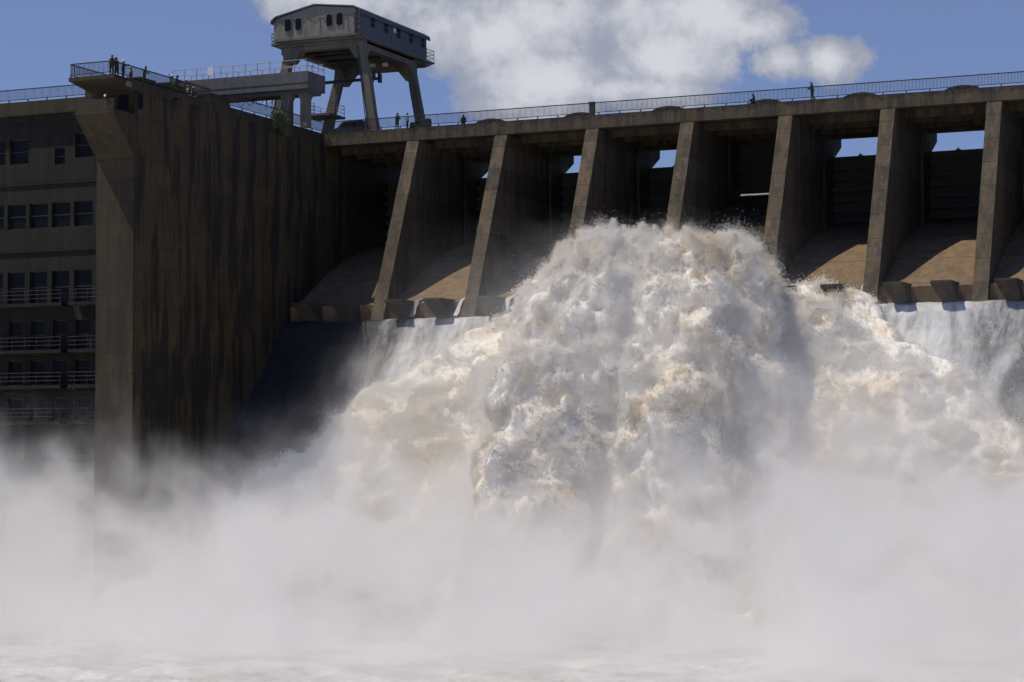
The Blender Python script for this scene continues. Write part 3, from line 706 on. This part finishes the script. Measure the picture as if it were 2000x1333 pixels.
# foam / muddy water material -----------------------------------------------------------------
def foam_mat(name, white=(.95,.90,.80), mud=(.80,.64,.40), mudamt=.85):
    m, t, p, pos = newmat(name)
    a = t.noise(pos, .15, 4, .6, .6); b = t.noise(pos, .8, 4, .6)
    fac = t.math('MULTIPLY', t.ramp(t.math('ADD', t.math('MULTIPLY', a, .7), t.math('MULTIPLY', b, .3)), .46, .66), mudamt)
    t.link(t.mix(fac, white, mud), p.inputs['Base Color']); p.inputs['Roughness'].default_value = .75; p.inputs['Specular IOR Level'].default_value = .2
    bp = t.node('ShaderNodeBump', i_Strength=.8, i_Distance=.12); t.link(t.noise(pos, 4.5, 5, .7), bp.inputs['Height']); t.link(bp.outputs[0], p.inputs['Normal'])
    return m
M['foam'] = foam_mat('foaming_water')
o = np_mesh('water_burst', WV2, fs, M['foam']); tag(o, 'tall burst of white and muddy foaming water thrown out from the spillway', 'water burst', kind='stuff')

# ------------------------------------------------------------------ spray droplets (point spheres)
sel = np.nonzero((WV[:,1] < -8.0))[0]
def hsh(p, s): return pnoise((p*s+s*3.7).astype(np.float32))
pts = []; rad = []
upw = Gn[sel]; base = WV2[sel]
clump = np.clip(.35+1.6*hsh(base, .45)+1.1*hsh(base, 1.4), .03, 1.6)*hgt[sel]
NS = 2300000
pk = RNG.choice(len(sel), NS, p=clump/clump.sum())
out_ = RNG.exponential(.20, NS)*(.35+clump[pk])
dirv = upw[pk]+np.array([0,0,.25])+RNG.normal(0,.35,(NS,3))
pts.append(base[pk]+dirv*out_[:,None]+RNG.normal(0,.07,(NS,3))); rad.append(RNG.uniform(.022,.048,NS)*np.exp(-out_*.35))
# tufts: bundles of drops flung up and out from the high surfaces
hi_ = np.nonzero((WV[sel][:,2] > shz(WV[sel][:,1])+3.0) & (upw[:,2] > -.1))[0]
peak = hi_[np.argsort(-(base[hi_][:,2]+1.6*hsh(base[hi_], .35)))[:max(400, len(hi_)//9)]]
for k in range(640):
    j = RNG.choice(hi_) if k % 3 else RNG.choice(peak); b0 = base[j]; d0 = upw[j]+np.array([RNG.normal(0,.25),RNG.normal(0,.25),.55+RNG.uniform(0,.5)]); d0 /= np.linalg.norm(d0)
    top = b0[2] > 16.5; L = RNG.uniform(.4,1.1)*(2.1 if top and RNG.random() < .45 else 1.0); n = int(900*L)
    u_ = RNG.random(n)**1.15; sp_ = .06+.20*u_*L
    pts.append(b0-d0*.3+d0*(u_*L)[:,None]+RNG.normal(0,1,(n,3))*sp_[:,None]); rad.append(RNG.uniform(.014,.030,n)*(1-.5*u_))
# bright spikes standing up from the crest of the burst
tz = base[peak][:,2]
for k in range(46):
    j = RNG.choice(peak); b0 = base[j]; d0 = np.array([RNG.normal(-.12,.30),RNG.normal(-.1,.25),1.0]); d0 /= np.linalg.norm(d0)
    L = RNG.uniform(1.0,2.9); n = int(2600*L); u_ = RNG.random(n)**1.5
    side = RNG.normal(0,1,(n,3))*(.42*(1-u_)**.8+.09)[:,None]
    pts.append(b0-d0*.5+d0*(u_*L)[:,None]+side); rad.append(RNG.uniform(.016,.036,n)*(1-.45*u_))
# loose drops around the upper burst
n = 45000; j = RNG.choice(hi_, n); pts.append(base[j]+(upw[j]+RNG.normal(0,.6,(n,3))+np.array([0,0,.3]))*RNG.exponential(.45,n)[:,None]); rad.append(RNG.uniform(.010,.022,n))
pts = np.concatenate(pts); rad = np.concatenate(rad)
xlim = np.interp(-8.0-pts[:,1], [0,1.3,3.5,6.6,9.7,14,22,30], [26.5,25.2,20.8,17.8,14.0,11.0,6.0,2.0])-.6
ok = (pts[:,1] < -7.2) & (pts[:,2] > -14) & (pts[:,0] > xlim); pts, rad = pts[ok], rad[ok]
def droplets(name, pts, rad, mat, label):
    me = bpy.data.meshes.new(name); me.vertices.add(len(pts)); me.vertices.foreach_set('co', np.ascontiguousarray(pts,np.float32).ravel())
    at = me.attributes.new('drop_radius','FLOAT','POINT'); at.data.foreach_set('value', rad.astype(np.float32)); me.update()
    o = bpy.data.objects.new(name, me); COL.objects.link(o); me.materials.append(mat)
    ng = bpy.data.node_groups.new(name,'GeometryNodeTree'); ng.interface.new_socket('Geometry',in_out='INPUT',socket_type='NodeSocketGeometry'); ng.interface.new_socket('Geometry',in_out='OUTPUT',socket_type='NodeSocketGeometry')
    gi_ = ng.nodes.new('NodeGroupInput'); go = ng.nodes.new('NodeGroupOutput'); mp = ng.nodes.new('GeometryNodeMeshToPoints'); na = ng.nodes.new('GeometryNodeInputNamedAttribute'); na.data_type = 'FLOAT'; na.inputs[0].default_value = 'drop_radius'
    sm = ng.nodes.new('GeometryNodeSetMaterial'); sm.inputs['Material'].default_value = mat
    ng.links.new(gi_.outputs[0], mp.inputs[0]); ng.links.new(na.outputs[0], mp.inputs['Radius']); ng.links.new(mp.outputs[0], sm.inputs[0]); ng.links.new(sm.outputs[0], go.inputs[0])
    md = o.modifiers.new('Points','NODES'); md.node_group = ng
    tag(o, label, 'spray', kind='stuff'); return o
md_ = foam_mat('spray_drop', (.97,.93,.85), (.86,.72,.50), .8)
droplets('spray', pts, rad, md_, 'fine white spray and flying drops around the water burst')

# ------------------------------------------------------------------ thin water sheet on the apron
def sheet_mat():
    m, t, p, pos = newmat('thin_white_water')
    mp = t.node('ShaderNodeMapping', vector_type='POINT'); mp.inputs['Rotation'].default_value = (0,0,0); t.link(pos, mp.inputs[0])
    a = t.noise(pos, 1.0, 5, .6, .5, (.40,.10,.10)); b = t.noise(pos, 1.6, 5, .66, .6, (1,.5,.5)); c = t.noise(pos, 7.0, 4, .7)
    sx = t.node('ShaderNodeSeparateXYZ'); t.link(pos, sx.inputs[0])
    # aerated white water beside the big flow, thinner grey film far to the right
    near = t.math('ADD', t.ramp(sx.outputs[0], 60, 80, .30, -.06), 0.0)
    wall_shade = t.ramp(sx.outputs[0], 4, 20, -.30, .14)  # shadow of the side wall painted into the sheet colour, darker toward the wall
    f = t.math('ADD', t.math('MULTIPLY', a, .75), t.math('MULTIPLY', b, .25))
    f = t.math('ADD', f, t.math('MINIMUM', near, wall_shade))
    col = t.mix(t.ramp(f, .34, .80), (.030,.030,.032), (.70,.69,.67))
    col = t.mix(t.math('MULTIPLY', t.ramp(c, .6, .8), .35), col, (.9,.9,.9))
    t.link(col, p.inputs['Base Color']); p.inputs['Roughness'].default_value = .42; p.inputs['Specular IOR Level'].default_value = .15
    bp = t.node('ShaderNodeBump', i_Strength=1.0, i_Distance=.16); t.link(t.math('ADD', t.math('MULTIPLY', b, .7), t.math('MULTIPLY', c, .35)), bp.inputs['Height']); t.link(bp.outputs[0], p.inputs['Normal'])
    return m
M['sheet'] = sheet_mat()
nx, ny = 700, 190
ys = np.concatenate([np.linspace(-7.0,-11.0,60), np.linspace(-11.15,-37.5,ny-60)])
xs_ = np.linspace(0.1, XE, nx); XX, YY = np.meshgrid(xs_, ys, indexing='ij'); ZZ = shz(YY)
pp = np.stack([XX.ravel()*.9, YY.ravel()*.30, ZZ.ravel()*.30],1).astype(np.float32); rr = pnoise(pp)+.5*pnoise(pp*2.3+5)
scal = np.abs(pnoise(pp*np.float32(1.0)*np.array([.5,1,1],np.float32)+12))
dz = (.10*rr+.12*(1-np.minimum(scal*5,1))).reshape(XX.shape)*np.clip((-7.4-YY)/1.5,.15,1)
V_ = np.stack([XX.ravel(), (YY-dz*.7).ravel(), (ZZ+dz*.7).ravel()],1)
I = np.arange(nx*len(ys)).reshape(nx,len(ys)); Q_ = np.stack([I[:-1,:-1].ravel(), I[:-1,1:].ravel(), I[1:,1:].ravel(), I[1:,:-1].ravel()],1)
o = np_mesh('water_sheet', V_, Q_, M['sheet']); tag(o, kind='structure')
# brown flow sliding under the raised gate
fl_ = [(15.5,27.6),(14,27.3),(12,26.75),(9,25.7),(6,24.5),(3,23.1),(0,21.5),(-2.5,19.9),(-5,18.2),(-7,16.9),(-8.5,16.2),(-10,15.9),(-11,15.2)]
ys2 = np.linspace(15.5,-11,120); zs2 = np.interp(-ys2, [-a for a,_ in fl_], [b for _,b in fl_]); xs2 = np.linspace(42.27,51.03,60)
XX, YY = np.meshgrid(xs2, ys2, indexing='ij'); ZZ = np.interp(-YY, -ys2[::1], zs2)
pp = np.stack([XX.ravel()*1.6, YY.ravel()*.5, XX.ravel()*0],1).astype(np.float32)
amp2 = np.interp(-YY, [-15,-8,0,6,11], [.04,.10,.30,.55,.8])
ZZ = ZZ+amp2*(pnoise(pp)+.6*pnoise(pp*2.4+3)+.4*pnoise(pp*5+3)).reshape(XX.shape)
I = np.arange(60*120).reshape(60,120); Q_ = np.stack([I[:-1,:-1].ravel(), I[:-1,1:].ravel(), I[1:,1:].ravel(), I[1:,:-1].ravel()],1)
m, t, p, pos = newmat('gate_flow'); sy = t.node('ShaderNodeSeparateXYZ'); t.link(pos, sy.inputs[0])
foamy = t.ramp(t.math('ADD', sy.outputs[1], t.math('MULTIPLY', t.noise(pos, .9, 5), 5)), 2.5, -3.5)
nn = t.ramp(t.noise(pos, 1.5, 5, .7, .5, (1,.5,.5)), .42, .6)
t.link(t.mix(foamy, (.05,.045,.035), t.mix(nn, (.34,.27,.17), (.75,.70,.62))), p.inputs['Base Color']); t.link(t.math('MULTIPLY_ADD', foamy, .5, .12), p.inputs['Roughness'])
bp = t.node('ShaderNodeBump', i_Strength=.8, i_Distance=.15); t.link(t.noise(pos, 2.5, 5, .7, 0, (1,.4,.4)), bp.inputs['Height']); t.link(bp.outputs[0], p.inputs['Normal'])
V_ = np.stack([XX.ravel(), YY.ravel(), ZZ.ravel()],1)
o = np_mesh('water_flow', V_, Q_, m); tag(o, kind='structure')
# leaks running down beside some piers
for (xa, wdt, seed) in ((19.85,.4,1),(61.1,.22,2),(30.0,.45,4),(14.75,.7,5),(25.0,.7,6)):
    yy = np.linspace(-5.0,-8.6,30); zz = np.where(yy > -7.2, ogz(yy)+.12, np.interp(-yy,[7.2,8.6],[15.55,13.95]))
    V_ = []; 
    for k, (y, z) in enumerate(zip(yy, zz)):
        t_ = k/29
        for s in range(7): V_.append((xa-wdt*.5*(0.3+t_)+wdt*(.3+t_)*s/6, y-.12-.06*math.sin(s*1.7+k), z+.05*math.sin(s*2.3+k*.9)))
    I = np.arange(210).reshape(30,7); Q_ = np.stack([I[:-1,:-1].ravel(), I[1:,:-1].ravel(), I[1:,1:].ravel(), I[:-1,1:].ravel()],1)
    o = np_mesh('leaking_water', np.array(V_), Q_, M['sheet']); tag(o, kind='structure')

# ------------------------------------------------------------------ river and reservoir
m, t, p, pos = newmat('churning_river')
a = t.noise(pos, .16, 6, .65, .8, (1,1.6,1)); b = t.noise(pos, 1.3, 6, .7, .6)
f = t.math('ADD', t.math('MULTIPLY', a, .6), t.math('MULTIPLY', b, .4))
t.link(t.mix(t.ramp(f, .36, .60), (.50,.45,.40), (.70,.68,.655)), p.inputs['Base Color']); p.inputs['Roughness'].default_value = .6
bp = t.node('ShaderNodeBump', i_Strength=.8, i_Distance=.2); t.link(b, bp.inputs['Height']); t.link(bp.outputs[0], p.inputs['Normal'])
M['river'] = m
xs3 = np.linspace(-60,130,620); ys3 = np.linspace(-110,-34,300); XX, YY = np.meshgrid(xs3, ys3, indexing='ij')
pp = np.stack([XX.ravel()*.22, YY.ravel()*.3, XX.ravel()*0+2],1).astype(np.float32)
hh = (.9*(.5-np.abs(pnoise(pp)))+.5*(.5-np.abs(pnoise(pp*2.3+8)))+.3*pnoise(pp*5+1)+.15*pnoise(pp*10+1)).reshape(XX.shape)
fade = np.clip(np.minimum.reduce([XX+60,130-XX,YY+110,-34-YY])/6,0,1)
ZZ = -14.3+(hh-.3)*fade
I = np.arange(XX.size).reshape(XX.shape); Q_ = np.stack([I[:-1,:-1].ravel(), I[1:,:-1].ravel(), I[1:,1:].ravel(), I[:-1,1:].ravel()],1)
o = np_mesh('river', np.stack([XX.ravel(),YY.ravel(),ZZ.ravel()],1), Q_, m); tag(o, kind='structure')
gm = MB().add([(-1500,-1500,-15.2),(1500,-1500,-15.2),(1500,1500,-15.2),(-1500,1500,-15.2)],[(0,1,2,3)]).build('water', m); tag(gm, kind='structure')
rs = MB().add([(-48,19,30.4),(XE,19,30.4),(XE,900,30.4),(-48,900,30.4)],[(0,1,2,3)]).build('water', plain('reservoir_water',(.03,.04,.04),.1)); tag(rs, kind='structure')

# ------------------------------------------------------------------ mist
m = bpy.data.materials.new('mist'); m.use_nodes = True; t = NT(m.node_tree); t.n.clear()
outn = t.node('ShaderNodeOutputMaterial'); vp = t.node('ShaderNodeVolumePrincipled'); t.link(vp.outputs[0], outn.inputs['Volume'])
vp.inputs['Color'].default_value = (.975,.960,.940,1); vp.inputs['Anisotropy'].default_value = .0
geo = t.node('ShaderNodeNewGeometry'); pos = geo.outputs['Position']; sp = t.node('ShaderNodeSeparateXYZ'); t.link(pos, sp.inputs[0])
big = t.noise(pos, .045, 2, .6, .8); wis = t.noise(pos, .16, 3, .62, .8, (1,1,.7))
ztop = t.math('ADD', t.math('MULTIPLY', t.math('SUBTRACT', big, .5), 19.), t.math('MULTIPLY', t.math('SUBTRACT', wis, .5), 17.))
def gb_(x0, y0, rx, ry, h):
    a_ = t.math('DIVIDE', t.math('SUBTRACT', sp.outputs[0], x0), rx); b_ = t.math('DIVIDE', t.math('SUBTRACT', sp.outputs[1], y0), ry)
    return t.math('MULTIPLY', t.math('POWER', 2.718, t.math('MULTIPLY', t.math('ADD', t.math('MULTIPLY', a_, a_), t.math('MULTIPLY', b_, b_)), -1.)), h)
bumps = t.math('ADD', t.math('ADD', gb_(19, -24, 8, 12, 6.), gb_(5, -26, 8, 14, -5.)), t.math('ADD', gb_(64, -42, 13, 16, 7.), t.math('ADD', gb_(-14, -44, 14, 18, 4.0), gb_(56, -50, 12, 24, -5.0))))
hgt_ = t.math('SUBTRACT', t.math('ADD', ztop, t.math('ADD', t.math('MULTIPLY_ADD', sp.outputs[1], .16, 2.6), bumps)), sp.outputs[2])
core = t.math('POWER', t.ramp(hgt_, -9., 11.), 2.0)
yed = t.math('MULTIPLY', t.ramp(sp.outputs[1], -104, -58), t.math('MULTIPLY', t.ramp(sp.outputs[0], -60, -45), t.ramp(sp.outputs[0], 118, 104)))
puff = t.ramp(t.noise(pos, .11, 3, .65, 1.0), .38, .62, .06, 2.6)
def gb3(x0, y0, z0, rx, ry, rz, h):
    q = [t.math('DIVIDE', t.math('SUBTRACT', sp.outputs[k], c0), r0) for k, (c0, r0) in enumerate(((x0,rx),(y0,ry),(z0,rz)))]
    q2 = t.math('ADD', t.math('ADD', t.math('MULTIPLY', q[0], q[0]), t.math('MULTIPLY', q[1], q[1])), t.math('MULTIPLY', q[2], q[2]))
    return t.math('MULTIPLY', t.math('POWER', 2.718, t.math('MULTIPLY', q2, -1.)), h)
veil = t.math('ADD', gb3(44, -32, 7, 11, 8, 7.5, .045), gb3(66, -26, 4, 14, 8, 5, .05))
veil = t.math('MULTIPLY', t.math('MULTIPLY', veil, t.ramp(sp.outputs[1], -13, -19)), t.ramp(t.noise(pos, .25, 3, .65, .6), .38, .62, .2, 1.8))
dn = t.math('ADD', t.math('MULTIPLY', t.math('MULTIPLY', t.math('MULTIPLY', core, yed), puff), .26), veil)
t.link(dn, vp.inputs['Density'])
m.volume_intersection_method = 'FAST' if hasattr(m,'volume_intersection_method') else None
mo = MB().box(-60,118,-104,-9,-14.8,20).build('mist', m); tag(mo, 'bank of white mist rising over the churning river below the dam', 'mist', kind='stuff')

# ------------------------------------------------------------------ world
SUNV = Vector((5.7,3.0,-12.9)).normalized()
el = math.asin(-SUNV.z); az = math.atan2(-SUNV.x, -SUNV.y)
w = bpy.data.worlds.new('World'); SC.world = w; w.use_nodes = True; t = NT(w.node_tree); t.n.clear()
wo = t.node('ShaderNodeOutputWorld'); bg = t.node('ShaderNodeBackground'); t.link(bg.outputs[0], wo.inputs[0])
sky = t.node('ShaderNodeTexSky', sky_type='NISHITA'); sky.sun_disc = False; sky.sun_elevation = el; sky.sun_rotation = az % (2*math.pi); sky.altitude = 1400; sky.air_density = 1.0; sky.dust_density = .3; sky.ozone_density = 2.0
tc = t.node('ShaderNodeTexCoord'); vec = tc.outputs['Generated']
SKYS, CLD = .082, 6.6
# clouds: patches given by sky direction (azimuth a, elevation e as tangents about the valley axis)
yaw = R_(113.54)
def dot(v3):
    n = t.node('ShaderNodeVectorMath', operation='DOT_PRODUCT'); t.link(vec, n.inputs[0]); n.inputs[1].default_value = v3; return n.outputs['Value']
fw = dot((math.cos(yaw), math.sin(yaw), 0)); rt = dot((math.sin(yaw), -math.cos(yaw), 0)); upd = dot((0,0,1))
fwc = t.math('MAXIMUM', fw, .02); A = t.math('DIVIDE', rt, fwc); Ee = t.math('DIVIDE', upd, fwc)
cmb = t.node('ShaderNodeCombineXYZ'); t.link(A, cmb.inputs[0]); t.link(Ee, cmb.inputs[1]); cv = cmb.outputs[0]
d1 = t.math('SUBTRACT', t.noise(cv, 9, 5, .62, .3), .5); d2 = t.math('SUBTRACT', t.noise(cv, 38, 6, .68, .2), .5)
wob = t.math('ADD', t.math('MULTIPLY', d1, 1.9), t.math('MULTIPLY', d2, 1.5))
def blob(ca, ce, ra, re):
    a_ = t.math('DIVIDE', t.math('SUBTRACT', A, ca), ra); e_ = t.math('DIVIDE', t.math('SUBTRACT', Ee, ce), re)
    return t.math('SUBTRACT', 1.0, t.math('SQRT', t.math('ADD', t.math('MULTIPLY', a_, a_), t.math('MULTIPLY', e_, e_))))
def ae(px, py):
    f = 4176.6; pit = R_(3.04); x = (px-1000)/f; y = -(py-666.5)/f
    fwd = math.cos(pit)-y*math.sin(pit); return x/fwd, (math.sin(pit)+y*math.cos(pit))/fwd
cl = None
for (px, py, rx, ry) in ((1150,30,430,150),(1080,160,225,110),(1290,120,260,130),(1625,120,105,62),(690,-15,220,105),(1525,120,110,62),(1480,60,120,80),(1230,175,330,60),(1400,30,170,140),(960,70,230,110)):
    a0, e0 = ae(px, py); b0 = blob(a0, e0, rx/4176., ry/4176.)
    cl = b0 if cl is None else t.math('MAXIMUM', cl, b0)
far = t.math('SUBTRACT', t.noise(vec, 2.2, 5, .6, .3), .66)      # scattered clouds elsewhere round the sky
outside = t.math('MAXIMUM', t.ramp(t.math('ABSOLUTE', A), .34, .5), t.math('MAXIMUM', t.ramp(Ee, .28, .4), t.ramp(fw, .3, .0)))
cl = t.math('MAXIMUM', t.math('ADD', cl, t.math('MULTIPLY', wob, .85)), t.math('MULTIPLY', t.math('MULTIPLY', far, 3.), outside))
cm = t.ramp(cl, -.16, .30)
shade = t.math('ADD', t.math('MULTIPLY', t.noise(cv, 16, 6, .6, .5), .65), t.math('MULTIPLY', cl, .35))
cc = t.mix(t.ramp(shade, .38, .70), (.64*CLD,.70*CLD,.88*CLD), (1.30*CLD,1.32*CLD,1.42*CLD))
skc = t.mix(1.0, sky.outputs[0], (.66,.80,1.20), 'MULTIPLY')
t.link(t.mix(cm, skc, cc), bg.inputs['Color']); bg.inputs['Strength'].default_value = SKYS

sl = bpy.data.lights.new('sun','SUN'); sl.energy = 3.8; sl.angle = R_(.5); sl.color = (1,.935,.81)
so = bpy.data.objects.new('sun', sl); COL.objects.link(so); so.location = (0,0,120); so.rotation_euler = SUNV.to_track_quat('-Z','Y').to_euler()

# ------------------------------------------------------------------ camera
cam = bpy.data.cameras.new('camera'); co_ = bpy.data.objects.new('camera', cam); COL.objects.link(co_); SC.camera = co_
pit = R_(3.04); rol = R_(-.14)
Fv = Vector((math.cos(yaw)*math.cos(pit), math.sin(yaw)*math.cos(pit), math.sin(pit))); Rv = Vector((math.sin(yaw),-math.cos(yaw),0)); Uv = Rv.cross(Fv)
Rr = Rv*math.cos(rol)+Uv*math.sin(rol); Ur = Uv*math.cos(rol)-Rv*math.sin(rol)
co_.matrix_world = Matrix(((Rr.x,Ur.x,-Fv.x,110.70),(Rr.y,Ur.y,-Fv.y,-203.04),(Rr.z,Ur.z,-Fv.z,0),(0,0,0,1)))
cam.sensor_width = 36; cam.lens = 4176.6*36/2000; cam.clip_end = 5000; cam.clip_start = .5

SC.view_settings.view_transform = 'Standard'; SC.view_settings.look = 'None'; SC.view_settings.exposure = -.12; SC.view_settings.gamma = 1
c = SC.cycles
c.volume_bounces = 3; c.max_bounces = 8; c.diffuse_bounces = 3; c.volume_step_rate = 1.6; c.volume_max_steps = 256
c.use_denoising = True; c.use_adaptive_sampling = True; c.adaptive_threshold = .06; c.adaptive_min_samples = 20
